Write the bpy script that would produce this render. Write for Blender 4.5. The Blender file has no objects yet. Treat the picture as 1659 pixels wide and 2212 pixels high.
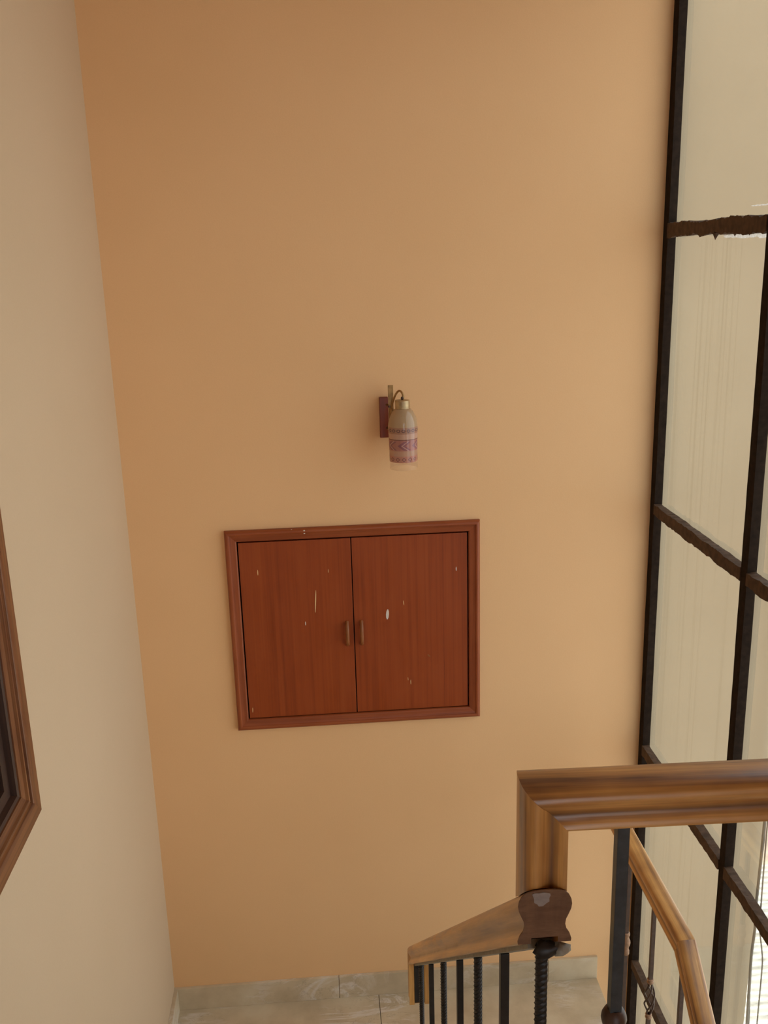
import bpy, math, random
from mathutils import Vector, Matrix

random.seed(7)
scene = bpy.context.scene
col = scene.collection
E = 3.15                     # eye height above the half-landing floor (z = 0)

# ------------------------------------------------------------------ camera
def make_camera():
    f_px, pitch, roll, yaw = 2063.2, 0.2665, -0.028, 0.0672
    fw = Vector((math.sin(yaw) * math.cos(pitch), math.cos(yaw) * math.cos(pitch), -math.sin(pitch)))
    rt = Vector((math.cos(yaw), -math.sin(yaw), 0))
    up = rt.cross(fw)
    rt2 = rt * math.cos(roll) + up * math.sin(roll)
    up2 = -rt * math.sin(roll) + up * math.cos(roll)
    cd = bpy.data.cameras.new('camera')
    cd.sensor_fit = 'VERTICAL'
    cd.sensor_height = 36.0
    cd.lens = f_px / 2212.0 * 36.0
    cd.clip_start = 0.02
    cd.clip_end = 200
    co = bpy.data.objects.new('camera', cd)
    col.objects.link(co)
    m = Matrix((rt2, up2, -fw)).transposed().to_4x4()
    m.translation = Vector((0, 0, E))
    co.matrix_world = m
    scene.camera = co
make_camera()

# ------------------------------------------------------------------ world, sun, exposure
SKY = (0.86, 0.93, 1.0)
SKY_STRENGTH = 2.34
SUN_STRENGTH = 8.2
world = bpy.data.worlds.new('sky')
scene.world = world
world.use_nodes = True
bg = world.node_tree.nodes['Background']
bg.inputs['Color'].default_value = (*SKY, 1)
bg.inputs['Strength'].default_value = SKY_STRENGTH
sd = bpy.data.lights.new('sun', 'SUN')
sd.energy = SUN_STRENGTH
sd.angle = math.radians(0.53)
sd.color = (1.0, 0.95, 0.86)
so = bpy.data.objects.new('sun', sd)
col.objects.link(so)
to_sun = Vector((0.16, 0.62, 0.77)).normalized()
so.rotation_euler = to_sun.to_track_quat('Z', 'Y').to_euler()
so.location = (4, 12, 14)

vs = scene.view_settings
vs.view_transform = 'Standard'
vs.look = 'None'
vs.exposure = 0.0
vs.gamma = 1.0
vs.use_curve_mapping = False

# ------------------------------------------------------------------ materials
def srgb(r, g, b):
    f = lambda c: (c / 255) / 12.92 if c / 255 <= 0.04045 else ((c / 255 + 0.055) / 1.055) ** 2.4
    return (f(r), f(g), f(b), 1)

class NT:
    def __init__(self, name):
        self.m = bpy.data.materials.new(name)
        self.m.use_nodes = True
        self.t = self.m.node_tree
        self.b = self.t.nodes['Principled BSDF']
        self.out = self.t.nodes['Material Output']
    def n(self, typ, **kw):
        nd = self.t.nodes.new(typ)
        for k, v in kw.items():
            if isinstance(v, tuple) and k.startswith('i_'):
                nd.inputs[k[2:].replace('_', ' ')].default_value = v
            elif k.startswith('i_'):
                nd.inputs[k[2:].replace('_', ' ')].default_value = v
            else:
                setattr(nd, k, v)
        return nd
    def l(self, a, b):
        self.t.links.new(a, b)
    def ramp(self, fac, stops, interp='LINEAR'):
        r = self.n('ShaderNodeValToRGB')
        r.color_ramp.interpolation = interp
        els = r.color_ramp.elements
        while len(els) < len(stops):
            els.new(0.5)
        for e, (p, c) in zip(els, stops):
            e.position = p
            e.color = c
        self.l(fac, r.inputs['Fac'])
        return r.outputs['Color']
    def math(self, op, a, b=None, c=None, clamp=False):
        nd = self.n('ShaderNodeMath', operation=op, use_clamp=clamp)
        for i, x in enumerate((a, b, c)):
            if x is None:
                continue
            if hasattr(x, 'node'):
                self.l(x, nd.inputs[i])
            else:
                nd.inputs[i].default_value = x
        return nd.outputs[0]
    def mix(self, fac, a, b, blend='MIX'):
        nd = self.n('ShaderNodeMix', data_type='RGBA', blend_type=blend)
        for sock, x in ((nd.inputs[0], fac), (nd.inputs[6], a), (nd.inputs[7], b)):
            if hasattr(x, 'node'):
                self.l(x, sock)
            else:
                sock.default_value = x
        return nd.outputs[2]
    def noise(self, vec, scale, detail=3, rough=0.5, dist=0.0):
        nd = self.n('ShaderNodeTexNoise')
        nd.inputs['Scale'].default_value = scale
        nd.inputs['Detail'].default_value = detail
        nd.inputs['Roughness'].default_value = rough
        nd.inputs['Distortion'].default_value = dist
        self.l(vec, nd.inputs['Vector'])
        return nd.outputs['Fac']
    def mapped(self, vec, scale=(1, 1, 1), loc=(0, 0, 0)):
        nd = self.n('ShaderNodeMapping')
        nd.inputs['Scale'].default_value = scale
        nd.inputs['Location'].default_value = loc
        self.l(vec, nd.inputs['Vector'])
        return nd.outputs['Vector']
    def obj(self):
        return self.n('ShaderNodeTexCoord').outputs['Object']
    def bump(self, h, strength, dist):
        nd = self.n('ShaderNodeBump')
        nd.inputs['Strength'].default_value = strength
        nd.inputs['Distance'].default_value = dist
        self.l(h, nd.inputs['Height'])
        self.l(nd.outputs['Normal'], self.b.inputs['Normal'])

def plaster(name, c, c2, rough=0.62, spec=0.25):
    k = NT(name)
    o = k.obj()
    a = k.noise(o, 1.3, 3)
    f = k.ramp(a, [(0.3, c2), (0.7, c)])
    fine = k.noise(o, 260, 2)
    f2 = k.mix(k.math('MULTIPLY', fine, 0.10), f, (0.25, 0.13, 0.05, 1))
    k.l(f2, k.b.inputs['Base Color'])
    k.b.inputs['Roughness'].default_value = rough
    k.b.inputs['Specular IOR Level'].default_value = spec
    k.bump(k.noise(o, 160, 3, 0.6), 0.12, 0.002)
    return k.m

def wood(name, light, mid, dark, rough=0.35, cross=90, along=3.0, spec=0.5, coat=0.0, contrast=(0.32, 0.5, 0.68), fine_amt=0.9, cove_shade=0.0):
    """Grain runs along the first component of the mesh attribute 'grain' (metres)."""
    k = NT(name)
    at = k.n('ShaderNodeAttribute', attribute_name='grain')
    v = at.outputs['Vector']
    broad = k.noise(k.mapped(v, (along * 0.35, cross * 0.55, cross * 0.55)), 1.0, 5, 0.6, 0.5)
    patch = k.noise(k.mapped(v, (along * 2.5, cross * 0.2, cross * 0.2), (3.1, 1.7, 0.4)), 1.0, 3, 0.5)
    fine = k.noise(k.mapped(v, (along * 2.2, cross * 8, cross * 8)), 1.0, 3, 0.6)
    mixd = k.math('ADD', k.math('MULTIPLY', broad, 0.72), k.math('MULTIPLY', patch, 0.28))
    c = k.ramp(mixd, [(contrast[0], dark), (contrast[1], mid), (contrast[2], light)])
    c2 = k.mix(k.math('MULTIPLY', k.math('SUBTRACT', 0.72, fine, clamp=True), fine_amt, clamp=True), c, dark)
    if cove_shade:
        # shading in the cove of the moulding, painted as a darker band
        sep = k.n('ShaderNodeSeparateXYZ')
        k.l(v, sep.inputs[0])
        near = k.math('SUBTRACT', 1.0, k.math('DIVIDE', k.math('ABSOLUTE', k.math('SUBTRACT', sep.outputs['Z'], 0.0175)), 0.0075), clamp=True)
        amt = k.math('MULTIPLY', near, k.math('MULTIPLY', k.math('ADD', 0.35, patch), cove_shade))
        c2 = k.mix(amt, c2, tuple(x * 0.55 for x in dark[:3]) + (1,))
    k.l(c2, k.b.inputs['Base Color'])
    rr = k.math('ADD', k.math('MULTIPLY', patch, 0.3), rough - 0.15)
    k.l(rr, k.b.inputs['Roughness'])
    k.b.inputs['Specular IOR Level'].default_value = spec
    k.b.inputs['Coat Weight'].default_value = coat
    k.b.inputs['Coat Roughness'].default_value = 0.2
    k.bump(fine, 0.12, 0.001)
    return k.m

def marble(name):
    k = NT(name)
    o = k.obj()
    base = k.ramp(k.noise(o, 5, 5, 0.6), [(0.3, srgb(184, 165, 136)), (0.55, srgb(206, 188, 158)), (0.75, srgb(216, 202, 176))])
    w = k.noise(k.mapped(o, (1.6, 5.5, 3), (1.3, 0.4, 0)), 1.4, 6, 0.62, 1.6)
    vein = k.math('ABSOLUTE', k.math('SUBTRACT', w, 0.5))
    vf = k.ramp(vein, [(0.0, (1, 1, 1, 1)), (0.018, (0.6, 0.6, 0.6, 1)), (0.05, (0, 0, 0, 1))])
    patch = k.ramp(k.noise(o, 2.3, 3), [(0.5, (0, 0, 0, 1)), (0.62, (1, 1, 1, 1))])
    c = k.mix(k.math('MULTIPLY', vf, patch), base, srgb(222, 212, 200))
    w2 = k.noise(k.mapped(o, (3, 6, 5), (4, 2, 1)), 1.7, 6, 0.65, 1.2)
    v2 = k.math('ABSOLUTE', k.math('SUBTRACT', w2, 0.5))
    vf2 = k.math('MULTIPLY', patch, k.ramp(v2, [(0.0, (0.6, 0.6, 0.6, 1)), (0.006, (0, 0, 0, 1))]))
    c = k.mix(vf2, c, srgb(120, 100, 82))
    k.l(c, k.b.inputs['Base Color'])
    k.b.inputs['Roughness'].default_value = 0.38
    return k.m

def iron(name, c, rough=0.45, spec=0.5):
    k = NT(name)
    o = k.obj()
    n = k.noise(o, 60, 4, 0.6)
    k.l(k.ramp(n, [(0.35, c), (0.8, tuple(min(1, x * 1.7 + 0.004) for x in c[:3]) + (1,))]), k.b.inputs['Base Color'])
    k.b.inputs['Roughness'].default_value = rough
    k.b.inputs['Specular IOR Level'].default_value = spec
    k.bump(n, 0.25, 0.001)
    return k.m

def plain(name, c, rough=0.5, metal=0.0, spec=0.5, amount=0.25, scale=40):
    k = NT(name)
    n = k.noise(k.obj(), scale, 3)
    d = tuple(x * (1 - amount) for x in c[:3]) + (1,)
    k.l(k.ramp(n, [(0.3, d), (0.7, c)]), k.b.inputs['Base Color'])
    k.b.inputs['Roughness'].default_value = rough
    k.b.inputs['Metallic'].default_value = metal
    k.b.inputs['Specular IOR Level'].default_value = spec
    return k.m

def thin_glass(name):
    k = NT(name)
    k.t.nodes.remove(k.b)
    tr = k.n('ShaderNodeBsdfTransparent')
    tr.inputs['Color'].default_value = (0.95, 0.96, 0.94, 1)
    gl = k.n('ShaderNodeBsdfGlossy')
    gl.inputs['Roughness'].default_value = 0.02
    lw = k.n('ShaderNodeFresnel')
    lw.inputs['IOR'].default_value = 1.35
    mx = k.n('ShaderNodeMixShader')
    k.l(k.math('MULTIPLY', lw.outputs[0], 0.3), mx.inputs[0])
    k.l(tr.outputs[0], mx.inputs[1])
    k.l(gl.outputs[0], mx.inputs[2])
    k.l(mx.outputs[0], k.out.inputs['Surface'])
    return k.m

M = {}
M['wall'] = plaster('peach_wall_paint', (0.885, 0.556, 0.290, 1), (0.855, 0.53, 0.268, 1))
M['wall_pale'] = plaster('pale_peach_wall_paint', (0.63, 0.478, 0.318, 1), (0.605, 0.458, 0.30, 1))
M['ceiling'] = plaster('ceiling_paint', (0.80, 0.56, 0.32, 1), (0.77, 0.53, 0.30, 1))
M['marble'] = marble('veined_marble')
M['rail'] = wood('varnished_rail_wood', srgb(228, 174, 102), srgb(190, 136, 74), srgb(112, 72, 46), 0.36, 48, 3.0, 0.5, 0.35, (0.36, 0.47, 0.57), 0.6, 0.8)
M['end_grain'] = wood('rail_end_grain', srgb(146, 112, 84), srgb(130, 98, 74), srgb(100, 72, 54), 0.65, 60, 40, 0.3)
M['cabinet'] = wood('red_stained_cabinet_wood', srgb(160, 76, 28), srgb(152, 68, 24), srgb(130, 55, 20), 0.45, 120, 2.0, 0.35, 0.05, (0.32, 0.5, 0.68), 0.7)
M['cabinet_frame'] = wood('cabinet_frame_wood', srgb(166, 88, 46), srgb(150, 74, 36), srgb(118, 54, 26), 0.42, 80, 3.0, 0.4, 0.1)
M['frame'] = wood('brown_frame_wood', srgb(150, 98, 56), srgb(124, 76, 42), srgb(84, 46, 26), 0.42, 90, 2.5, 0.4, 0.1, (0.38, 0.5, 0.62))
M['dark_panel'] = wood('dark_panel_wood', srgb(58, 40, 32), srgb(46, 31, 26), srgb(34, 24, 20), 0.5, 30, 2.0)
M['handle'] = wood('handle_wood', srgb(160, 100, 50), srgb(146, 86, 40), srgb(120, 66, 30), 0.4, 90, 6)
M['iron'] = iron('black_iron', (0.014, 0.012, 0.011, 1), 0.45, 0.5)
M['post_iron'] = iron('cool_lit_iron', (0.030, 0.038, 0.046, 1), 0.4, 0.5)  # dark iron with cool reflected daylight put into its colour as blue
M['rust_iron'] = iron('brown_iron', (0.055, 0.028, 0.018, 1), 0.45, 0.5)
M['strip'] = iron('grey_steel_strip', (0.25, 0.23, 0.18, 1), 0.5, 0.5)
M['bar'] = plain('dark_window_bar_paint', srgb(46, 35, 27), 0.85, 0, 0.1, 0.4, 55)
M['bar_rough'] = plain('brushed_brown_bar_paint', srgb(92, 70, 54), 0.7, 0, 0.2, 0.5, 45)
M['glass'] = thin_glass('window_glass')
M['white_paint'] = plain('white_paint_spot', srgb(226, 214, 200), 0.6, 0, 0.3, 0.1)
M['cream_paint'] = plain('cream_paint_spot', srgb(236, 196, 140), 0.6, 0, 0.3, 0.1)
M['filler'] = plain('grey_filler', srgb(165, 155, 150), 0.6, 0, 0.3, 0.2, 120)
M['brass'] = plain('aged_brass', srgb(176, 138, 88), 0.42, 0.75, 0.5, 0.4, 60)
M['cap'] = plain('worn_brass_cap', srgb(196, 168, 126), 0.4, 0.6, 0.5, 0.35, 50)
M['plate'] = wood('lamp_plate_wood', srgb(150, 74, 42), srgb(134, 60, 34), srgb(98, 40, 24), 0.4, 90, 4)
M['collar_paint'] = plain('worn_tan_collar_paint', srgb(168, 130, 100), 0.55, 0, 0.3, 0.35, 90)
M['frame_inner'] = wood('dark_inner_frame_wood', srgb(84, 56, 40), srgb(66, 43, 32), srgb(46, 30, 24), 0.45, 90, 2.5, 0.4)
M['soil'] = plain('dry_soil', srgb(196, 178, 160), 0.9, 0, 0.1, 0.5, 3.0)
def smear_mat():
    k = NT('thin_white_paint_smear')
    k.t.nodes.remove(k.b)
    d, t, x = k.n('ShaderNodeBsdfDiffuse'), k.n('ShaderNodeBsdfTranslucent'), k.n('ShaderNodeMixShader')
    d.inputs['Color'].default_value = t.inputs['Color'].default_value = (0.85, 0.82, 0.78, 1)
    x.inputs[0].default_value = 0.6
    k.l(d.outputs[0], x.inputs[1]); k.l(t.outputs[0], x.inputs[2])
    tr, y = k.n('ShaderNodeBsdfTransparent'), k.n('ShaderNodeMixShader')
    n = k.noise(k.obj(), 90, 3)
    k.l(k.math('MULTIPLY', n, 1.2, clamp=True), y.inputs[0])
    k.l(tr.outputs[0], y.inputs[1]); k.l(x.outputs[0], y.inputs[2])
    k.l(y.outputs[0], k.out.inputs['Surface'])
    return k.m
M['smear'] = smear_mat()
M['cable'] = plain('grey_cable', srgb(120, 116, 108), 0.6, 0, 0.3, 0.2)
M['grey_render'] = plaster('grey_cement', srgb(150, 140, 130), srgb(130, 122, 112))

def outer_wall_mat():
    k = NT('streaked_cream_wall')
    o = k.obj()
    base = k.ramp(k.noise(o, 1.1, 3), [(0.3, srgb(176, 162, 138)), (0.7, srgb(184, 171, 147))])
    st = k.noise(k.mapped(o, (85, 1, 0.3)), 1.0, 4, 0.6)
    sm = k.ramp(st, [(0.53, (0, 0, 0, 1)), (0.66, (1, 1, 1, 1))])
    sep = k.n('ShaderNodeSeparateXYZ')
    k.l(o, sep.inputs[0])
    wob = k.math('MULTIPLY', k.math('SUBTRACT', k.noise(k.mapped(o, (2, 1, 1.2)), 1.0, 2), 0.5), 0.12)
    big = k.math('SUBTRACT', 1.0, k.math('DIVIDE', k.math('ABSOLUTE', k.math('SUBTRACT', k.math('ADD', sep.outputs['X'], wob), 1.83)), 0.24), clamp=True)
    big = k.math('MULTIPLY', big, 1.6, clamp=True)
    below = k.math('LESS_THAN', sep.outputs['Z'], E + 0.02)
    mask = k.math('MULTIPLY', k.math('MULTIPLY', sm, big), k.math('MULTIPLY', below, 0.5))
    c = k.mix(mask, base, srgb(150, 138, 112))
    k.l(c, k.b.inputs['Base Color'])
    k.b.inputs['Roughness'].default_value = 0.8
    k.b.inputs['Specular IOR Level'].default_value = 0.2
    k.bump(k.noise(o, 120, 3), 0.1, 0.003)
    return k.m
M['outer'] = outer_wall_mat()

def roof_mat():
    k = NT('weathered_corrugated_sheet')
    o = k.obj()
    n = k.noise(k.mapped(o, (4, 20, 20)), 1.0, 5, 0.65)
    k.l(k.ramp(n, [(0.3, srgb(150, 148, 140)), (0.5, srgb(214, 212, 204)), (0.75, srgb(235, 232, 224))]), k.b.inputs['Base Color'])
    k.b.inputs['Roughness'].default_value = 0.6
    return k.m
M['roof'] = roof_mat()

def shade_mat():
    """Printed glass: smoky top, lilac and rose printed bands, clear rim. z runs 0 (rim) to 0.215 (neck)."""
    k = NT('printed_lamp_glass')
    o = k.obj()
    sep = k.n('ShaderNodeSeparateXYZ')
    k.l(o, sep.inputs[0])
    z = sep.outputs['Z']
    ang = k.math('ARCTAN2', sep.outputs['Y'], sep.outputs['X'])
    zn = k.math('DIVIDE', z, 0.215)
    A = lambda a: (a, a, a, 1)
    # bands, from the rim upwards
    colr = k.ramp(zn, [(0.0, srgb(224, 180, 142)), (0.135, srgb(190, 130, 112)), (0.245, srgb(214, 168, 140)), (0.335, srgb(180, 120, 108)),
                       (0.515, srgb(130, 86, 76)), (0.53, srgb(206, 162, 138)), (0.62, srgb(168, 124, 102)), (0.73, srgb(176, 146, 112))], 'CONSTANT')
    alpha = k.ramp(zn, [(0.0, A(0.16)), (0.135, A(0.78)), (0.245, A(0.55)), (0.335, A(0.85)), (0.515, A(0.95)), (0.53, A(0.8)), (0.62, A(0.93)), (0.73, A(0.97))], 'CONSTANT')
    # greek-key like dots on the upper band, leaves on the middle one, lozenges on the lower one
    def cells(n_around, z0, z1):
        u = k.math('FRACT', k.math('MULTIPLY', k.math('ADD', ang, 3.2), n_around / (2 * math.pi)))
        w = k.math('DIVIDE', k.math('SUBTRACT', z, z0), z1 - z0)
        inside = k.math('MULTIPLY', k.math('GREATER_THAN', w, 0.08), k.math('LESS_THAN', w, 0.92))
        return k.math('SUBTRACT', u, 0.5), k.math('SUBTRACT', w, 0.5), inside
    u, w, ins = cells(18, 0.138, 0.153)
    ring = k.math('SQRT', k.math('ADD', k.math('POWER', u, 2), k.math('POWER', w, 2)))
    dots = k.math('MULTIPLY', ins, k.math('LESS_THAN', k.math('ABSOLUTE', k.math('SUBTRACT', ring, 0.3)), 0.1))
    u, w, ins = cells(6, 0.072, 0.110)
    chev = k.math('SUBTRACT', k.math('ABSOLUTE', w), k.math('MULTIPLY', u, 1.0))
    leaf = k.math('MULTIPLY', ins, k.math('MULTIPLY', k.math('GREATER_THAN', chev, -0.1), k.math('LESS_THAN', chev, 0.42)))
    line = k.math('MULTIPLY', ins, k.math('LESS_THAN', k.math('ABSOLUTE', k.math('SUBTRACT', chev, 0.12)), 0.05))
    u, w, ins = cells(14, 0.030, 0.052)
    loz = k.math('MULTIPLY', ins, k.math('LESS_THAN', k.math('ABSOLUTE', k.math('SUBTRACT', k.math('ADD', k.math('ABSOLUTE', u), k.math('ABSOLUTE', w)), 0.3)), 0.09))
    c = k.mix(dots, colr, srgb(112, 82, 78))
    c = k.mix(k.math('MULTIPLY', leaf, 0.75), c, srgb(140, 92, 104))
    c = k.mix(line, c, srgb(196, 150, 138))
    c = k.mix(loz, c, srgb(138, 90, 88))
    k.l(c, k.b.inputs['Base Color'])
    k.l(alpha, k.b.inputs['Alpha'])
    k.b.inputs['Roughness'].default_value = 0.08
    k.b.inputs['Specular IOR Level'].default_value = 0.5
    return k.m
M['shade'] = shade_mat()

# ------------------------------------------------------------------ mesh helpers
class MB:
    def __init__(self):
        self.v, self.f, self.g = [], [], []
    def add(self, verts, faces, grain=None):
        n = len(self.v)
        self.v += [tuple(x) for x in verts]
        self.g += [tuple(x) for x in (grain or verts)]
        self.f += [tuple(i + n for i in f) for f in faces]
        return self
    def box(self, x0, x1, y0, y1, z0, z1, axis=2):
        vs_ = [(x, y, z) for x in (x0, x1) for y in (y0, y1) for z in (z0, z1)]
        fs = [(0, 1, 3, 2), (4, 6, 7, 5), (0, 4, 5, 1), (2, 3, 7, 6), (0, 2, 6, 4), (1, 5, 7, 3)]
        gr = [(p[axis], p[(axis + 1) % 3], p[(axis + 2) % 3]) for p in vs_]
        return self.add(vs_, fs, gr)
    def prism(self, prof, p0, p1, U, V, pl0=None, pl1=None, nseg=1, end_fn=None, start_fn=None, caps=True):
        """Sweep the closed profile [(u, v)] from p0 to p1; optional mitre planes (point, normal)."""
        p0, p1, U, V = Vector(p0), Vector(p1), Vector(U), Vector(V)
        d = (p1 - p0).normalized()
        n = len(prof)
        lines = []
        for (u, v) in prof:
            o = p0 + U * u + V * v
            a = 0.0 if pl0 is None else (Vector(pl0[0]) - o).dot(Vector(pl0[1])) / d.dot(Vector(pl0[1]))
            b = (p1 - p0).length if pl1 is None else (Vector(pl1[0]) - o).dot(Vector(pl1[1])) / d.dot(Vector(pl1[1]))
            if start_fn: a = start_fn(o, d, a)
            if end_fn: b = end_fn(o, d, b)
            lines.append((o, a, b))
        vs_, gr = [], []
        for s in range(nseg + 1):
            t = s / nseg
            for (o, a, b), (u, v) in zip(lines, prof):
                w = a + (b - a) * t
                vs_.append(o + d * w)
                gr.append((w, u, v))
        fs = []
        for s in range(nseg):
            for i in range(n):
                j = (i + 1) % n
                fs.append((s * n + i, s * n + j, (s + 1) * n + j, (s + 1) * n + i))
        if caps:
            fs.append(tuple(reversed(range(n))))
            fs.append(tuple(range(nseg * n, nseg * n + n)))
        return self.add(vs_, fs, gr)
    def tube(self, pts, r, n=8, caps=True):
        pts = [Vector(p) for p in pts]
        rs = r if isinstance(r, (list, tuple)) else [r] * len(pts)
        vs_, gr, s = [], [], 0
        ref = Vector((0, 0, 1))
        prevN = None
        for i, p in enumerate(pts):
            d = (pts[min(i + 1, len(pts) - 1)] - pts[max(i - 1, 0)]).normalized()
            if prevN is None:
                a = d.cross(ref if abs(d.z) < 0.9 else Vector((1, 0, 0))).normalized()
            else:
                a = (prevN - d * prevN.dot(d)).normalized()
            prevN = a
            b = d.cross(a)
            if i: s += (p - pts[i - 1]).length
            for k in range(n):
                t = 2 * math.pi * k / n
                vs_.append(p + (a * math.cos(t) + b * math.sin(t)) * rs[i])
                gr.append((s, rs[i] * math.cos(t), rs[i] * math.sin(t)))
        fs = []
        for i in range(len(pts) - 1):
            for k in range(n):
                j = (k + 1) % n
                fs.append((i * n + k, i * n + j, (i + 1) * n + j, (i + 1) * n + k))
        if caps:
            fs.append(tuple(reversed(range(n))))
            fs.append(tuple(range((len(pts) - 1) * n, len(pts) * n)))
        return self.add(vs_, fs, gr)
    def lathe(self, prof, c, n=24, closed=False):
        """prof [(r, z)] around a vertical axis at c."""
        vs_, gr = [], []
        for (r, z) in prof:
            for k in range(n):
                t = 2 * math.pi * k / n
                vs_.append((c[0] + r * math.cos(t), c[1] + r * math.sin(t), c[2] + z))
                gr.append((z, r * math.cos(t), r * math.sin(t)))
        fs = []
        m = len(prof)
        for i in range(m if closed else m - 1):
            for k in range(n):
                j = (k + 1) % n
                i2 = (i + 1) % m
                fs.append((i * n + k, i * n + j, i2 * n + j, i2 * n + k))
        return self.add(vs_, fs, gr)
    def twisted(self, x, y, z0, z1, r, pitch=0.0085, step=0.0014):
        n = int((z1 - z0) / step) + 1
        sec = [(1.0, 0), (0.84, 45), (1.0, 90), (0.84, 135), (1.0, 180), (0.84, 225), (1.0, 270), (0.84, 315)]
        vs_ = []
        for i in range(n + 1):
            z = z0 + (z1 - z0) * i / n
            a0 = 2 * math.pi * (z - z0) / (pitch * 4)
            for (k, a) in sec:
                t = a0 + math.radians(a)
                vs_.append((x + r * k * math.cos(t), y + r * k * math.sin(t), z))
        fs = []
        for i in range(n):
            for k in range(8):
                j = (k + 1) % 8
                fs.append((i * 8 + k, i * 8 + j, (i + 1) * 8 + j, (i + 1) * 8 + k))
        fs += [tuple(reversed(range(8))), tuple(range(n * 8, n * 8 + 8))]
        return self.add(vs_, fs)
    def build(self, name, mat, parent=None, smooth=None, bevel=0.0):
        off = Vector((0, 0, 0))
        p = parent
        while p is not None:
            off += p.location
            p = p.parent
        me = bpy.data.meshes.new(name)
        me.from_pydata([tuple(Vector(v) - off) for v in self.v], [], self.f)
        at = me.attributes.new('grain', 'FLOAT_VECTOR', 'POINT')
        for i, g in enumerate(self.g):
            at.data[i].vector = g
        me.materials.append(mat if not isinstance(mat, str) else M[mat])
        o = bpy.data.objects.new(name, me)
        col.objects.link(o)
        o.parent = parent
        import bmesh
        bm = bmesh.new()
        bm.from_mesh(me)
        bmesh.ops.recalc_face_normals(bm, faces=bm.faces)
        if bevel:
            es = [e for e in bm.edges if len(e.link_faces) == 2 and e.calc_face_angle(0) > 0.7]
            bmesh.ops.bevel(bm, geom=es, offset=bevel, segments=2, affect='EDGES', profile=0.6)
        if smooth:
            lim = math.radians(smooth)
            for f in bm.faces: f.smooth = True
            for e in bm.edges:
                e.smooth = not (len(e.link_faces) == 2 and e.calc_face_angle(0) > lim)
        bm.to_mesh(me)
        bm.free()
        return o

def empty(name, loc):
    o = bpy.data.objects.new(name, None)
    o.empty_display_size = 0.1
    col.objects.link(o)
    o.location = loc
    return o
def tag(o, label, cat, group=None):
    o['label'] = label
    o['category'] = cat
    if group: o['group'] = group
    return o
def struct(o, label=None):
    o['kind'] = 'structure'
    if label: o['label'] = label
    return o
def blob(c, r, sq=(1, 1, 1), n=8, m=6, jit=0.0):
    mb = MB()
    prof = [(math.sin(math.pi * i / m), -math.cos(math.pi * i / m)) for i in range(m + 1)]
    vs_, fs = [], []
    for (a, z) in prof:
        for k in range(n):
            t = 2 * math.pi * k / n
            j = 1 + random.uniform(-jit, jit)
            vs_.append((c[0] + a * r * j * math.cos(t) * sq[0], c[1] + a * r * j * math.sin(t) * sq[1], c[2] + z * r * j * sq[2]))
    for i in range(m):
        for k in range(n):
            fs.append((i * n + k, i * n + (k + 1) % n, (i + 1) * n + (k + 1) % n, (i + 1) * n + k))
    return mb.add(vs_, fs)

# ------------------------------------------------------------------ dimensions
XL, XW, YB = -0.728, 1.272, 3.5            # side wall, window plane, end wall
ZF = 0.0                                   # half-landing floor
ZU = E - 1.60                              # upper floor
ZD = E - 4.70                              # lower floor
ZC = E + 2.1                              # ceiling
YT, TREAD, RISE = 0.949, 0.1975, 1.55 / 9  # top nosing, tread depth, riser
YLAND = YT + 8 * TREAD                     # front edge of the landing
XEDGE = 1.127                              # free edge of the landing beside the window
SL = 0.872                                 # pitch of the flights
YREAR = -2.2

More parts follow.
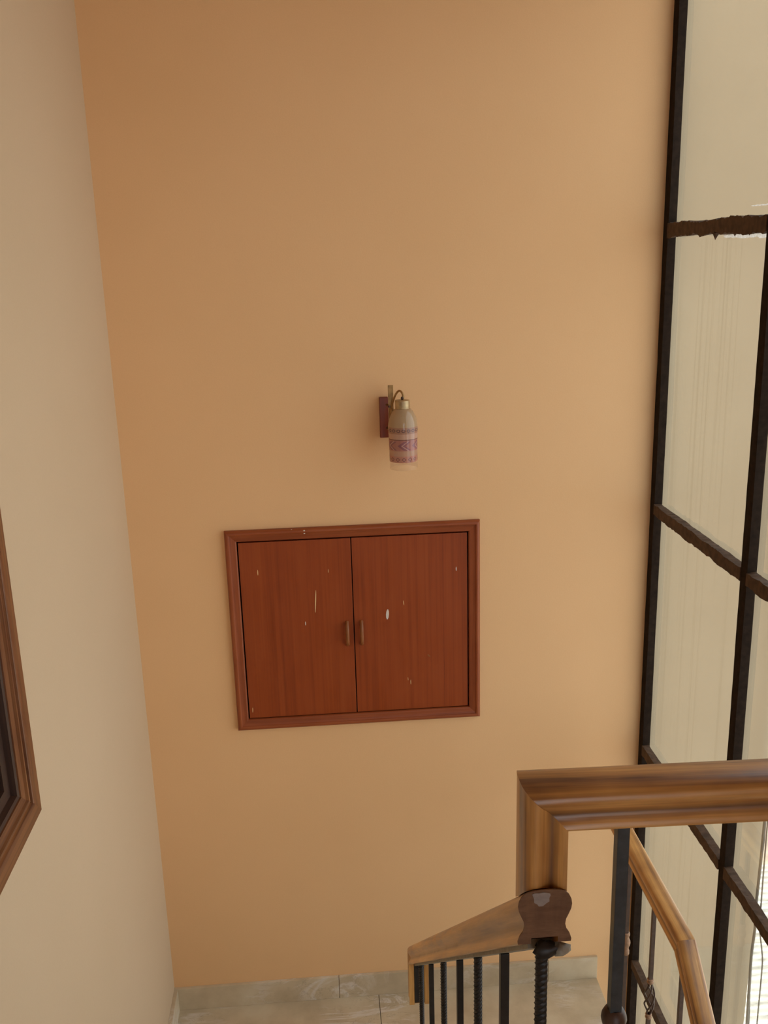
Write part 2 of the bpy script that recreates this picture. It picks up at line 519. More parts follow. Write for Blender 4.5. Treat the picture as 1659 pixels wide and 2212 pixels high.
# ------------------------------------------------------------------ room shell
def shell():
    # end wall, with the recess behind the cabinet
    cx0, cx1, cz0, cz1 = -0.345, 0.575, E - 1.803, E - 1.030
    b = MB()
    b.box(XL - 0.15, cx0, YB, YB + 0.2, ZD - 0.1, ZC)
    b.box(cx1, XW + 0.028, YB, YB + 0.2, ZD - 0.1, ZC)
    b.box(cx0, cx1, YB, YB + 0.2, ZD - 0.1, cz0)
    b.box(cx0, cx1, YB, YB + 0.2, cz1, ZC)
    struct(b.build('wall_back', 'wall'))
    b = MB()
    fy0, fy1, fz0, fz1 = 1.09, 2.086, E - 1.258, E + 0.16     # recess behind the moulded frame
    b.box(XL - 0.15, XL, YREAR - 0.15, fy0, ZD - 0.1, ZC)
    b.box(XL - 0.15, XL, fy1, YB, ZD - 0.1, ZC)
    b.box(XL - 0.15, XL, fy0, fy1, ZD - 0.1, fz0)
    b.box(XL - 0.15, XL, fy0, fy1, fz1, ZC)
    struct(b.build('wall_left', 'wall_pale'))
    # window side: solid wall beyond the window opening, lintel above
    b = MB()
    b.box(XW, XW + 0.15, YREAR - 0.15, 0.98, ZD - 0.1, ZC)
    b.box(XW, XW + 0.15, 0.98, YB, E + 1.10, ZC)
    struct(b.build('wall_right', 'wall'))
    # wall behind the viewer with an open balcony doorway
    b = MB()
    b.box(XL, -0.10, YREAR - 0.15, YREAR, ZD - 0.1, ZC)
    b.box(1.15, XW, YREAR - 0.15, YREAR, ZD - 0.1, ZC)
    b.box(-0.10, 1.15, YREAR - 0.15, YREAR, ZD - 0.1, ZU)
    b.box(-0.10, 1.15, YREAR - 0.15, YREAR, ZU + 2.1, ZC)
    struct(b.build('wall_front', 'wall'))
    struct(MB().box(XL - 0.15, XW + 0.15, YREAR - 0.15, YB + 0.2, ZC, ZC + 0.15).build('ceiling', 'ceiling'))
    # floors of marble slabs
    fl = MB().box(XL, XEDGE - 0.004, YLAND + 0.005, YB, -0.14, -0.022).build('floor', 'grey_render')
    struct(fl, 'half-landing floor of veined greenish marble slabs')
    g = 0.0012
    for (x0, x1) in ((XL, 0.152), (0.152, XEDGE)):
        for (y0, y1) in ((YLAND, 3.02), (3.02, YB)):
            MB().box(x0 + (g if x0 > XL else 0), x1 - g, y0 + g, y1 - g, -0.021, 0.0).build('slab', 'marble', fl, bevel=0.001)
    up = MB()
    up.box(XL, 0.29, YREAR, YT, ZU - 0.15, ZU)
    up.box(0.29, XW, YREAR, 1.05, ZU - 0.15, ZU)
    struct(up.build('floor', 'marble'))
    struct(MB().box(XL, XW, YREAR, YB, ZD - 0.1, ZD).build('floor', 'marble'))
    # skirtings
    sk = struct(empty('baseboard_back', (XL, YB, 0)))
    for (x0, x1) in ((XL, -0.02), (-0.018, 0.905), (0.907, XEDGE)):
        MB().box(x0, x1, YB - 0.014, YB, 0.0, 0.110).build('skirting_piece', 'marble', sk, bevel=0.0015)
    sk = struct(empty('baseboard_left', (XL, YB, 0)))
    MB().box(XL, XL + 0.016, YLAND, YB - 0.014, 0.0, 0.108).build('skirting_piece', 'marble', sk, bevel=0.0015)
shell()

# flights of stairs
def flights():
    st = struct(empty('staircase', (XL, YT, 0)), 'marble stair flight running down to the half-landing')
    for k in range(1, 9):
        z = ZU - k * RISE
        MB().box(XL, 0.285, YT + (k - 1) * TREAD, YT + k * TREAD + (0.0 if k < 8 else 0.0), z - 0.26, z).build('step', 'marble', st, bevel=0.002)
    lo = struct(empty('staircase', (0.31, YLAND, 0)), 'marble stair flight running down beside the window')
    for k in range(1, 9):
        z = -k * RISE
        MB().box(0.30, XEDGE, YLAND - k * TREAD, YLAND - (k - 1) * TREAD, z - 0.26, z).build('step', 'marble', lo, bevel=0.002)
flights()

# ------------------------------------------------------------------ window
def rough_bar(axis, c0, c1, x0, x1, h, n, amp, mat, parent, name):
    """A bar of height/width h with brushed, uneven edges; axis 'z' or 'y'. c = the fixed coordinate, from c0 to c1."""
    fixed, a, b = c0
    mb = MB()
    vs_ = []
    off = [[0.0] * 4 for _ in range(n + 1)]
    for q in range(4):
        w = 0.0
        for i in range(n + 1):
            w = w * 0.72 + random.uniform(-1, 1) * amp * 0.7
            off[i][q] = w
    for i in range(n + 1):
        t = a + (b - a) * i / n
        o = off[i]
        ring = [(x0, fixed - h / 2 + o[0]), (x1, fixed - h / 2 + o[1] * 0.4), (x1, fixed + h / 2 + o[2] * 0.4), (x0, fixed + h / 2 + o[3])]
        for (x, s) in ring:
            vs_.append((x, s, t) if axis == 'z' else (x, t, s))
    fs = []
    for i in range(n):
        for k in range(4):
            j = (k + 1) % 4
            fs.append((i * 4 + k, i * 4 + j, (i + 1) * 4 + j, (i + 1) * 4 + k))
    fs += [(3, 2, 1, 0), tuple(range(n * 4, n * 4 + 4))]
    return mb.add(vs_, fs).build(name, mat, parent)

ZBARS = [E + 0.046, E - 0.985, E - 2.012, E - 3.062, E - 4.09]
YMULL = [2.668, 1.838, 1.008]
def window():
    w = struct(empty('window_1', (XW, YB, ZD)), 'tall dark metal framed window over a cream wall outside')
    top, bot = E + 1.075, ZD + 0.02
    xa, xb = XW, XW + 0.030
    rough_bar('z', (YB - 0.024, bot, top), None, xa, xb, 0.046, 150, 0.0028, 'bar', w, 'window_bar')
    for y in YMULL:
        rough_bar('z', (y, bot, top), None, xa, xb, 0.042, 110, 0.0016, 'bar', w, 'window_bar')
    ys = [YB - 0.046] + YMULL
    edges = [bot] + ZBARS[::-1] + [top]
    for i in range(3):
        y1, y0 = ys[i] - (0.021 if i else 0.0), ys[i + 1] + 0.021
        for z in ZBARS:
            eye = abs(z - ZBARS[0]) < 0.01
            rough_bar('y', (z, y0, y1), None, xa - 0.003, xb - 0.004, 0.047 if eye else 0.042, 90, 0.0060 if eye else 0.0034, 'bar_rough', w, 'window_bar')
        for z in (bot + 0.02, top - 0.02):
            rough_bar('y', (z, y0, y1), None, xa - 0.002, xb - 0.004, 0.045, 10, 0.001, 'bar_rough', w, 'window_bar')
        for a, b in zip(edges[:-1], edges[1:]):
            MB().box(xb - 0.009, xb - 0.005, y0 - 0.012, y1 + 0.012, a + 0.012, b - 0.012).build('pane', 'glass', w)
    # drips and smears of old paint below the eye-level bar
    for (y, dz, r) in ((3.042, 0.022, 0.012), (2.90, 0.013, 0.004), (2.80, 0.012, 0.0035)):
        mb = MB()
        z = ZBARS[0] - 0.019
        mb.add([(xa - 0.003, y - r, z), (xa - 0.003, y + r, z), (xa + 0.01, y + r, z), (xa + 0.01, y - r, z), (xa + 0.002, y, z - dz)],
               [(0, 1, 2, 3), (0, 4, 1), (1, 4, 2), (2, 4, 3), (3, 4, 0)])
        mb.build('paint_drip', 'bar_rough', w)
    for (ya, yb_, z, hh) in ((2.70, 3.02, ZBARS[0] - 0.031, 0.011), (2.70, 2.84, ZBARS[0] + 0.052, 0.003)):
        n = 14
        mb = MB()
        vs_ = []
        for i in range(n + 1):
            y = ya + (yb_ - ya) * i / n
            a, b = hh * random.uniform(0.2, 1.0) * (1 - 0.6 * i / n), hh * random.uniform(0.3, 1.0)
            for x in (xb - 0.0105, xb - 0.0085):
                vs_ += [(x, y, z - a), (x, y, z + b)]
        fs = []
        for i in range(n):
            p, q = i * 4, i * 4 + 4
            fs += [(p, q, q + 1, p + 1), (p + 2, p + 3, q + 3, q + 2), (p + 1, q + 1, q + 3, p + 3), (p, p + 2, q + 2, q)]
        fs += [(0, 1, 3, 2), (n * 4, n * 4 + 2, n * 4 + 3, n * 4 + 1)]
        mb.add(vs_, fs).build('paint_smear', 'smear', w)
window()

# ------------------------------------------------------------------ cabinet in the end wall
def cabinet():
    x0, x1, z0, z1 = -0.3725, 0.602, E - 1.831, E - 1.0027
    root = tag(empty('wall_cabinet', (0.104, YB, z0)), 'reddish-brown two-door wooden cabinet set into the peach end wall', 'cabinet')
    # mitred moulding: bead outside, flat inside; v measured from the outer edge inwards, u = out of the wall
    fw = 0.044
    prof = [(-0.004, 0.0), (0.012, 0.0), (0.017, 0.002), (0.0205, 0.006), (0.0215, 0.011), (0.0195, 0.016), (0.0155, 0.0185), (0.0145, 0.021), (0.0145, 0.038), (0.0125, 0.042), (0.009, fw), (-0.004, fw)]
    s = 1 / math.sqrt(2)
    U = (0, -1, 0)
    c = {'bl': (x0, YB, z0), 'br': (x1, YB, z0), 'tl': (x0, YB, z1), 'tr': (x1, YB, z1)}
    n1, n2 = (s, 0, -s), (s, 0, s)
    rails = [('bl', 'br', (0, 0, 1), n1, n2), ('tl', 'tr', (0, 0, -1), n2, n1), ('bl', 'tl', (1, 0, 0), n1, n2), ('br', 'tr', (-1, 0, 0), n2, n1)]
    for a, b, V, na, nb in rails:
        MB().prism(prof, c[a], c[b], U, V, (c[a], na), (c[b], nb)).build('frame_rail', 'cabinet_frame', root, smooth=35)
    # carcass behind the doors
    b = MB()
    b.box(-0.340, 0.570, YB + 0.17, YB + 0.18, z0 + 0.03, z1 - 0.03)
    b.box(-0.340, -0.331, YB + 0.0, YB + 0.17, z0 + 0.03, z1 - 0.03)
    b.box(0.561, 0.570, YB + 0.0, YB + 0.17, z0 + 0.03, z1 - 0.03)
    b.box(-0.331, 0.561, YB + 0.0, YB + 0.17, z0 + 0.03, z0 + 0.038)
    b.box(-0.331, 0.561, YB + 0.0, YB + 0.17, z1 - 0.038, z1 - 0.03)
    b.build('carcass', 'dark_panel', root)
    dz0, dz1 = z0 + fw + 0.004, z1 - fw - 0.006
    yf = YB - 0.006
    doors = []
    for (a, b_) in ((x0 + fw + 0.0048, 0.1030), (0.1068, x1 - fw - 0.0048)):
        d = MB().box(a, b_, yf, yf + 0.018, dz0, dz1).build('door', 'cabinet', root, bevel=0.0008)
        doors.append(d)
    for d, hx in zip(doors, (0.078, 0.134)):
        zc = E - 1.442
        pts = []
        for i in range(13):
            t = -1 + 2 * i / 12
            pts.append((hx, yf - 0.022 * (1 - abs(t) ** 4) + 0.001, zc + t * 0.047))
        rs = [0.0072 if 0 < i < 12 else 0.0078 for i in range(13)]
        MB().tube(pts, rs, 10).build('handle', 'handle', d, smooth=60)
    # chips and spots of paint on the doors and the moulding
    fl = [(0, -0.0405, -1.255, -1.350, 0.0022, -0.007, 'cream_paint'), (1, 0.2375, -1.350, -1.393, 0.0058, -0.003, 'white_paint'),
          (0, -0.2555, -1.162, -1.185, 0.0016, 0, 'cream_paint'), (0, -0.0835, -1.383, -1.400, 0.0016, 0, 'white_paint'),
          (0, 0.014, -1.173, -1.188, 0.001, 0, 'cream_paint'), (1, 0.510, -1.189, -1.206, 0.0016, 0, 'white_paint'),
          (1, 0.302, -1.317, -1.337, 0.0011, 0.002, 'cream_paint'), (1, 0.313, -1.644, -1.658, 0.001, 0.001, 'cream_paint'),
          (1, 0.3235, -1.655, -1.676, 0.0013, 0, 'cream_paint'), (0, -0.3105, -1.737, -1.759, 0.0015, -0.001, 'cream_paint'),
          (1, 0.398, -1.550, -1.562, 0.004, 0.008, 'handle')]
    for (di, x, za, zb, r, dx, m) in fl:
        mb = MB()
        n = 10
        zc_, hz = E + (za + zb) / 2, (za - zb) / 2
        front = [(x + r * math.cos(t) - dx * 0.5 * math.sin(t), yf - 0.0009, zc_ + hz * math.sin(t)) for t in [2 * math.pi * k / n for k in range(n)]]
        back = [(p[0], yf + 0.0002, p[2]) for p in front]
        fs = [tuple(range(n))] + [(k, (k + 1) % n, n + (k + 1) % n, n + k) for k in range(n)]
        mb.add(front + back, fs).build('paint_fleck', m, doors[di])
    for (x, z, r, yy) in ((-0.0705, -1.011, 0.0032, 0.0205), (-0.0705, -1.0235, 0.0030, 0.016), (-0.040, -1.829, 0.004, 0.012), (-0.025, -1.830, 0.003, 0.012), (-0.118, -1.006, 0.0025, 0.017)):
        blob((x, YB - yy, E + z), r, (1.3, 0.5, 0.8), 7, 4).build('paint_fleck', 'white_paint', root)
cabinet()

# ------------------------------------------------------------------ wall lamp
def lamp():
    cx, cy = 0.3045, 3.385
    root = tag(empty('wall_lamp', (cx, cy, E - 0.764)), 'wall lamp with printed bell-shaped glass shade hanging from a brass hook', 'lamp')
    MB().box(0.2285, 0.2610, YB - 0.016, YB, E - 0.668, E - 0.517).build('wall_plate', 'plate', root, bevel=0.0025)
    # brass strip standing off the plate
    st = MB()
    st.box(0.259, 0.2785, YB - 0.046, YB - 0.0425, E - 0.640, E - 0.470)
    strip = st.build('bracket_strip', 'brass', root, bevel=0.0012)
    for z in (E - 0.545, E - 0.632):
        MB().tube([(0.255, YB - 0.012, z), (0.264, YB - 0.044, z)], 0.0045, 8).build('spacer', 'brass', strip, smooth=50)
    MB().lathe([(0.0, 0.004), (0.003, 0.003), (0.0045, 0.0), (0.003, -0.003), (0.0, -0.004)], (0.2615, YB - 0.05, E - 0.547), 10).build('screw', 'rust_iron', strip, smooth=60)
    # hook arm
    ctl = [(0.2665, YB - 0.050, E - 0.606), (0.2655, 3.446, E - 0.575), (0.2725, 3.432, E - 0.535), (0.281, 3.418, E - 0.505), (0.290, 3.406, E - 0.488), (0.2985, 3.396, E - 0.4835), (0.306, 3.389, E - 0.492), (0.3085, 3.386, E - 0.507), (cx + 0.001, cy, E - 0.518)]
    pts = []
    P = [Vector(p) for p in ctl]
    for i in range(len(P) - 1):
        a, b, c, d = P[max(i - 1, 0)], P[i], P[i + 1], P[min(i + 2, len(P) - 1)]
        for k in range(5):
            t = k / 5
            pts.append(0.5 * ((2 * b) + (c - a) * t + (2 * a - 5 * b + 4 * c - d) * t * t + (-a + 3 * b - 3 * c + d) * t ** 3))
    pts.append(P[-1])
    MB().tube(pts, 0.0038, 8).build('hook_arm', 'brass', root, smooth=60)
    zb = E - 0.764
    # cap and its finial
    capp = [(0.0, 0.2505), (0.020, 0.250), (0.0262, 0.2485), (0.0268, 0.246), (0.0262, 0.220), (0.0250, 0.2185), (0.0, 0.2185)]
    cap = MB().lathe(capp, (cx, cy, zb), 28).build('cap', 'cap', root, smooth=35)
    MB().lathe([(0.0, 0.262), (0.004, 0.2605), (0.0062, 0.2555), (0.004, 0.252), (0.0075, 0.2495)], (cx, cy, zb), 12).build('finial', 'rust_iron', cap, smooth=50)
    # shade
    outer = [(0.0255, 0.2195), (0.0300, 0.2165), (0.0368, 0.209), (0.0430, 0.199), (0.0482, 0.187), (0.0520, 0.173), (0.0536, 0.158), (0.0538, 0.145), (0.0530, 0.130), (0.0522, 0.110), (0.0516, 0.080), (0.0511, 0.045), (0.0508, 0.015), (0.0506, 0.0015), (0.0500, 0.0)]
    inner = [(r - 0.002, z) for (r, z) in reversed(outer[:-1])]
    sh = MB().lathe(outer + inner, (0, 0, 0), 48, closed=True)
    sh.v = [(x + cx, y + cy, z + zb) for (x, y, z) in sh.v]
    sh.build('shade', 'shade', root, smooth=50)
lamp()

# ------------------------------------------------------------------ framed panel on the side wall
def side_frame():
    y1, z0 = 2.126, E - 1.298
    y0, z1 = 1.05, E + 0.20
    root = tag(empty('wooden_frame', (XL, (y0 + y1) / 2, z0)), 'dark panel in a wide moulded brown wooden frame on the pale side wall', 'frame')
    outer = [(0.001, 0.0), (0.009, 0.0), (0.011, 0.003), (0.011, 0.046), (0.009, 0.050), (0.003, 0.053), (0.003, 0.058), (0.007, 0.061), (0.007, 0.068), (0.001, 0.071), (0.001, 0.075), (-0.001, 0.092), (-0.010, 0.094), (-0.010, 0.042), (0.001, 0.041)]
    inner = [(-0.011, 0.042), (-0.011, 0.093), (-0.004, 0.0945), (-0.006, 0.104), (-0.020, 0.107), (-0.022, 0.135), (-0.050, 0.139), (-0.060, 0.139), (-0.060, 0.042)]
    s = 1 / math.sqrt(2)
    U = (1, 0, 0)
    c = {'nb': (XL, y0, z0), 'fb': (XL, y1, z0), 'nt': (XL, y0, z1), 'ft': (XL, y1, z1)}
    n1, n2 = (0, s, -s), (0, s, s)
    for a, b, V, na, nb in [('nb', 'fb', (0, 0, 1), n1, n2), ('nt', 'ft', (0, 0, -1), n2, n1), ('nb', 'nt', (0, 1, 0), n1, n2), ('fb', 'ft', (0, -1, 0), n2, n1)]:
        MB().prism(outer, c[a], c[b], U, V, (c[a], na), (c[b], nb)).build('frame_rail', 'frame', root, smooth=35)
        MB().prism(inner, c[a], c[b], U, V, (c[a], na), (c[b], nb)).build('inner_rail', 'frame_inner', root, smooth=35)
    MB().box(XL - 0.056, XL - 0.048, y0 + 0.136, y1 - 0.136, z0 + 0.136, z1 - 0.136).build('panel', 'dark_panel', root)
side_frame()

# ------------------------------------------------------------------ handrail profile
HALF = [(0.0165, 0.006), (0.0165, 0.0), (0.0325, 0.0), (0.033, 0.003), (0.0305, 0.009), (0.0265, 0.014), (0.0250, 0.019), (0.0258, 0.024), (0.0290, 0.0295),
        (0.0318, 0.035), (0.0328, 0.040), (0.0318, 0.045), (0.0288, 0.050), (0.0235, 0.0538), (0.0150, 0.0557), (0.0070, 0.0562)]
PROF = HALF + [(0.0, 0.0563)] + [(-u, v) for (u, v) in reversed(HALF)]
def top_h(u):
    """Height of the rounded top over the base at lateral offset u."""
    u = abs(u)
    top = [(0.0, 0.0563)] + list(reversed(HALF[10:]))
    for (a, ha), (b, hb) in zip(top[:-1], top[1:]):
        if u <= b:
            return ha + (hb - ha) * (u - a) / (b - a)
    return HALF[10][1]

XR, YG = 0.245, 1.0                # inner stair rail line, upper guard line
ANG = math.atan(SL)
def under(y):                      # underside of the descending handrail
    return E - 0.820 - SL * (y - 0.972)

def tread_z(y):
    k = min(9, max(0, math.ceil((y - YT) / TREAD)))
    return ZU - k * RISE

def stair_railing():
    root = tag(empty('stair_railing', (XR, YG, ZU)), 'varnished wooden handrail with mitred drop and black iron balusters, nearest the viewer', 'railing')
    s = 1 / math.sqrt(2)
    zb = E - 0.664                 # underside of the upper handrail
    xi = 0.272                     # inner side of the vertical drop
    pm = ((xi, YG, zb), (s, 0, s))
    UP = [(u, v * 0.93) for (u, v) in PROF]
    MB().prism(UP, (xi, YG, zb), (XW - 0.004, YG - 0.03 * (XW - 0.004 - xi), zb), (0, 1, 0), (0, 0, 1), pl0=pm, nseg=24).build('handrail', 'rail', root, smooth=40)
    # vertical drop, coped onto the rail below
    def cope(o, d, b):
        u = o.x - XR
        zt = under(o.y) + top_h(u) / math.cos(ANG) + 0.002
        if abs(u) > 0.030: zt += 0.012 if u > 0 else 0.0
        return o.z - zt
    MB().prism(UP, (xi, YG, E - 0.55), (xi, YG, E - 0.80), (0, 1, 0), (-1, 0, 0), pl0=pm, end_fn=cope, nseg=10).build('handrail', 'rail', root, smooth=40)
    # descending handrail, plumb cut at the head, mitred into its end drop
    V = (0, math.sin(ANG), math.cos(ANG))
    d = (0, math.cos(ANG), -math.sin(ANG))
    y0, y1 = 0.9645, 2.575
    zr = under(y1)
    # mitre plane between the sloping rail and the vertical end piece
    bis = (Vector((0, -math.cos(ANG), math.sin(ANG))) + Vector((0, 0, -1))).normalized()   # towards both pieces
    nrm = Vector((0, bis.z, -bis.y))
    pe = ((XR, y1, zr), tuple(nrm))
    body = MB().prism(PROF, (XR, y0, under(y0)), (XR, y1, zr), (1, 0, 0), V, pl0=((XR, y0, 0), (0, 1, 0)), pl1=pe, nseg=24)
    rail2 = body.build('handrail', 'rail', root, smooth=40)
    # end piece dropping vertically: its channelled underside faces the viewer
    MB().prism(PROF, (XR, y1, zr), (XR, y1, zr - 0.158), (1, 0, 0), (0, 1, 0), pl0=pe, nseg=4).build('handrail_end', 'rail', root, smooth=40)
    MB().box(XR - 0.0155, XR + 0.0155, y1 - 0.0005, y1 + 0.0045, zr - 0.150, zr - 0.002).build('flat_bar', 'iron', root)
    # sawn end of the sloping rail
    capv = []
    n = len(PROF)
    for yy in (y0 - 0.0012, y0 + 0.0005):
        for (u, v) in PROF:
            capv.append((XR + u, yy, under(y0) + v / math.cos(ANG)))
    fs = [tuple(range(n)), tuple(reversed(range(n, 2 * n)))] + [(i, (i + 1) % n, n + (i + 1) % n, n + i) for i in range(n)]
    gr = [(p[0], p[2], p[1]) for p in capv]
    MB().add(capv, fs, gr).build('sawn_end', 'end_grain', root)
    # filler smear on the sawn end
    zz = under(y0)
    pat = [(-0.0122, 0.0722), (-0.009, 0.0734), (-0.004, 0.0730), (0.001, 0.0737), (0.005, 0.0732), (0.0095, 0.0720), (0.0100, 0.0690), (0.0085, 0.0655), (0.0088, 0.0610), (0.005, 0.0585), (0.001, 0.0550), (-0.004, 0.0548), (-0.006, 0.0580), (-0.0095, 0.0600), (-0.0100, 0.0655)]
    vv = [(XR - 0.004 + a, y0 - 0.0022, zz + b - 0.002) for a, b in pat] + [(XR - 0.004 + a, y0 - 0.001, zz + b - 0.002) for a, b in pat]
    k = len(pat)
    MB().add(vv, [tuple(range(k))] + [(i, (i + 1) % k, k + (i + 1) % k, k + i) for i in range(k)]).build('filler_patch', 'filler', root)
    # flat steel strip under the sloping rail
    sp = [(-0.0155, 0.005), (0.0155, 0.005), (0.0155, -0.0055), (-0.0155, -0.0055)]
    MB().prism(sp, (XR, y0 + 0.022, under(y0 + 0.022)), (XR, y1 - 0.004, under(y1 - 0.004)), (1, 0, 0), V).build('flat_bar', 'strip', root)
    # weld at the head of the strip
    blob((XR + 0.022, y0 + 0.012, under(y0 + 0.012) - 0.010), 0.009, (1.5, 1.0, 0.75), 9, 6, 0.3).build('weld', 'strip', root, smooth=80)
    blob((XR + 0.004, y0 + 0.008, under(y0 + 0.010) - 0.008), 0.012, (1.3, 0.9, 0.8), 9, 6, 0.3).build('weld', 'iron', root, smooth=80)
    # balusters of the flight: twisted and square in turn
    ys = [0.978, 1.205, 1.444, 1.670, 1.945, 2.217, 2.508]
    for i, y in enumerate(ys):
        zt, zb2 = under(y) - 0.004, max(tread_z(y), 0.0)
        if i % 2 == 0:
            MB().twisted(XR, y, zb2, zt, 0.0083).build('baluster', 'iron', root, smooth=25)
        else:
            MB().box(XR - 0.0068, XR + 0.0068, y - 0.0068, y + 0.0068, zb2, zt).build('baluster', 'iron', root, bevel=0.001)
    # balusters of the upper guard, square, each with a turned collar
    for x in (0.347, 0.607, 0.867, 1.127):
        r = 0.0076
        yg = YG - 0.03 * (x - xi)
        b = MB().box(x - r, x + r, yg - r, yg + r, ZU, zb + 0.005).build('baluster', 'post_iron', root, bevel=0.0012)
        c = [(0.0085, 0.016), (0.0125, 0.0135), (0.0160, 0.006), (0.0166, 0.0), (0.0150, -0.007), (0.0118, -0.0125), (0.0105, -0.016), (0.0135, -0.020), (0.0165, -0.028), (0.0170, -0.040), (0.0130, -0.055), (0.0090, -0.064), (0.012, -0.068), (0.0085, -0.074)]
        MB().lathe(c, (x, yg, E - 0.966), 20).build('collar', 'rust_iron', b, smooth=60)
stair_railing()

# ------------------------------------------------------------------ railing of the landing and the lower flight, beside the window
def landing_railing():
    X = 1.072
    zc = E - 2.117
    zb = zc - 0.030                 # underside
    yb = 2.452                      # bend
    root = tag(empty('landing_railing', (X, 2.985, 0)), 'lower wooden handrail along the window, bending down the next flight', 'railing')
    sc = [(u * 0.95, v * 1.02) for (u, v) in PROF]
    a = ANG
    bis = (Vector((0, 1, 0)) + Vector((0, -math.cos(a), -math.sin(a)))).normalized()
    nrm = Vector((0, bis.z, -bis.y))
    pm = ((X, yb, zb + 0.028), tuple(nrm))
    MB().prism(sc, (X, 3.36, zb), (X, yb, zb), (1, 0, 0), (0, 0, 1), pl1=pm, nseg=14).build('handrail', 'rail', root, smooth=40)
    Lh = 1.75
    V = (0, -math.sin(a), math.cos(a))
    d = Vector((0, -math.cos(a), -math.sin(a)))
    # the underside of the sloping piece meets the level one on the mitre plane
    o = Vector((X, yb, zb + 0.028)) - Vector(V) * 0.028
    MB().prism(sc, tuple(o), tuple(o + d * Lh), (1, 0, 0), V, pl0=pm, nseg=24).build('handrail', 'rail', root, smooth=40)
    sp = [(-0.014, 0.005), (0.014, 0.005), (0.014, -0.004), (-0.014, -0.004)]
    MB().prism(sp, (X, 3.35, zb), (X, yb, zb), (1, 0, 0), (0, 0, 1)).build('flat_bar', 'iron', root)
    MB().prism(sp, tuple(o), tuple(o + d * (Lh - 0.01)), (1, 0, 0), V).build('flat_bar', 'iron', root)
    k = 1
    y = 2.985
    while y > 1.3:
        if y > yb:
            zt = zb - 0.003
        else:
            zt = (o + d * ((o.y - y) / math.cos(a))).z - 0.004
        st = max(0, math.ceil((YLAND - y) / TREAD))
        z0 = -st * RISE if y < YLAND else 0.0
        r = 0.0070
        kind = k % 3
        zr = z0 + 0.60 if y < yb else E - 2.55
        if kind == 2:               # basket of twisted rods between two rings
            top, bot = zr + 0.055, zr - 0.085
            m1 = MB()
            m1.box(X - r, X + r, y - r, y + r, top, zt)
            m1.box(X - r, X + r, y - r, y + r, z0, bot)
            b = m1.build('baluster', 'rust_iron', root, bevel=0.001)
            for q in range(4):
                pts = []
                for i in range(17):
                    t = i / 16
                    ang = math.pi / 2 * q + t * math.pi * 1.3
                    rad = 0.004 + 0.014 * math.sin(math.pi * t)
                    pts.append((X + rad * math.cos(ang), y + rad * math.sin(ang), bot + (top - bot) * t))
                MB().tube(pts, 0.0033, 6).build('basket_rod', 'rust_iron', b, smooth=60)
            for zz in (top + 0.004, bot - 0.004):
                MB().lathe([(0.008, 0.012), (0.0118, 0.008), (0.0085, 0.002), (0.0122, -0.004), (0.008, -0.010)], (X, y, zz), 14).build('ring', 'collar_paint', b, smooth=60)
        else:
            b = MB().box(X - r, X + r, y - r, y + r, z0, zt).build('baluster', 'rust_iron', root, bevel=0.001)
            if kind == 1:           # turned knuckle
                c = [(0.009, 0.050), (0.0135, 0.047), (0.0135, 0.038), (0.0105, 0.032), (0.0105, 0.024), (0.0155, 0.014), (0.0165, 0.004), (0.0150, -0.006), (0.0110, -0.014), (0.0110, -0.024), (0.0138, -0.030), (0.0138, -0.044), (0.009, -0.050)]
                MB().lathe(c, (X, y, zr), 18).build('knuckle', 'collar_paint', b, smooth=50)
        y -= 0.262
        k += 1
landing_railing()

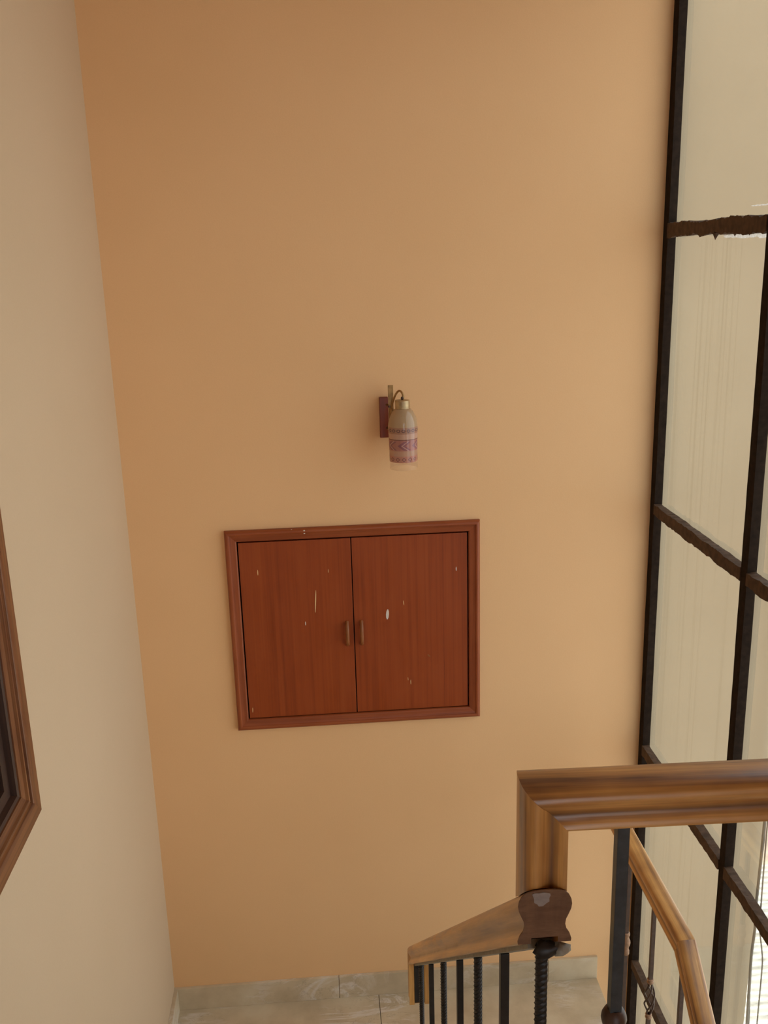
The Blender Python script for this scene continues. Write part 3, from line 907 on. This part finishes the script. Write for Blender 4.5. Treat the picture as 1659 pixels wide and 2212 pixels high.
# ------------------------------------------------------------------ outside
def outside():
    xe0, xe1, za, zt = 2.248 - 0.0133 * 4.72, 2.248 + 0.0133 * 6.88, E - 9.0, E + 2.6
    w = MB().add([(XW, 4.3, za), (xe0, 4.3, za), (xe0, 9, za), (XW, 9, za), (XW, 4.3, zt), (xe1, 4.3, zt), (xe1, 9, zt), (XW, 9, zt)],
                 [(0, 1, 5, 4), (1, 2, 6, 5), (2, 3, 7, 6), (3, 0, 4, 7), (4, 5, 6, 7), (3, 2, 1, 0)]).build('house_wall', 'outer')
    tag(w, 'tall cream house wall with faint grey rain streaks outside the window', 'wall')
    r = MB().box(XW - 0.15, XW + 0.028, YB + 0.2, 4.3, E - 9.0, E + 2.6).build('wall_back', 'outer')
    struct(r, 'short cream return wall outside beside the window')
    # corrugated sheets, ribs along x
    root = tag(empty('corrugated_roof', (4.2, 6.5, E - 6.06)), 'sunlit pale corrugated sheet roof below the window', 'roof')
    pitch = 0.0765
    def sheet(y0, y1, z):
        n = int((y1 - y0) / pitch * 8)
        vs_, fs = [], []
        for i in range(n + 1):
            y = y0 + (y1 - y0) * i / n
            h = 0.016 * math.cos(2 * math.pi * (y - y0) / pitch)
            for x in (2.30, 7.5):
                vs_ += [(x, y, z + h), (x, y, z + h - 0.004)]
        for i in range(n):
            a, b = i * 4, i * 4 + 4
            fs += [(a, b, b + 2, a + 2), (a + 1, a + 3, b + 3, b + 1), (a, a + 1, b + 1, b), (a + 2, b + 2, b + 3, a + 3)]
        fs += [(0, 2, 3, 1), (n * 4, n * 4 + 1, n * 4 + 3, n * 4 + 2)]
        MB().add(vs_, fs).build('sheet', 'roof', root, smooth=60)
    sheet(3.6, 5.15, E - 6.025)
    sheet(5.10, 6.66, E - 6.0)
    sheet(6.60, 8.0, E - 6.03)
    MB().box(2.32, 7.4, 3.7, 7.92, E - 8.95, E - 6.06).build('wall', 'grey_render', root)
    g = MB().box(-12, 30, -14, 40, E - 9.2, E - 9.0).build('ground', 'soil')
    struct(g)
    # cables hanging by the corner of the house
    spec = [('loop_cable', 'thin grey cable bulging away from the outside wall corner', [(2.222, -2.2), (2.226, -3.0), (2.232, -3.5), (2.242, -3.60), (2.264, -3.736), (2.268, -3.85), (2.268, -4.1), (2.268, -4.6), (2.266, -5.6)], 0.004, 4.19),
            ('wall_cable', 'thick grey cable running down the outside wall corner', [(2.218, 1.5), (2.216, -2.0), (2.214, -2.93), (2.212, -3.17), (2.208, -3.44), (2.213, -3.56), (2.207, -3.72), (2.210, -3.93), (2.215, -4.18), (2.222, -4.8), (2.226, -5.6)], 0.0075, 4.20),
            ('side_cable', 'second cable close against the thick one at the outside corner', [(2.226, 1.5), (2.224, -2.4), (2.228, -2.95), (2.224, -3.15), (2.218, -3.5), (2.218, -3.75), (2.224, -4.0), (2.233, -4.2), (2.238, -4.8), (2.24, -5.6)], 0.0045, 4.215)]
    for nm, lab, ps, rr, yy in spec:
        P = [Vector((x, yy, E + z)) for (x, z) in ps]
        pts = []
        for i in range(len(P) - 1):
            a, b, c, d = P[max(i - 1, 0)], P[i], P[i + 1], P[min(i + 2, len(P) - 1)]
            for k in range(6):
                t = k / 6
                pts.append(0.5 * ((2 * b) + (c - a) * t + (2 * a - 5 * b + 4 * c - d) * t * t + (-a + 3 * b - 3 * c + d) * t ** 3))
        pts.append(P[-1])
        tag(MB().tube(pts, rr, 6).build('hanging_cable', 'cable', smooth=60), lab, 'cable')
outside()
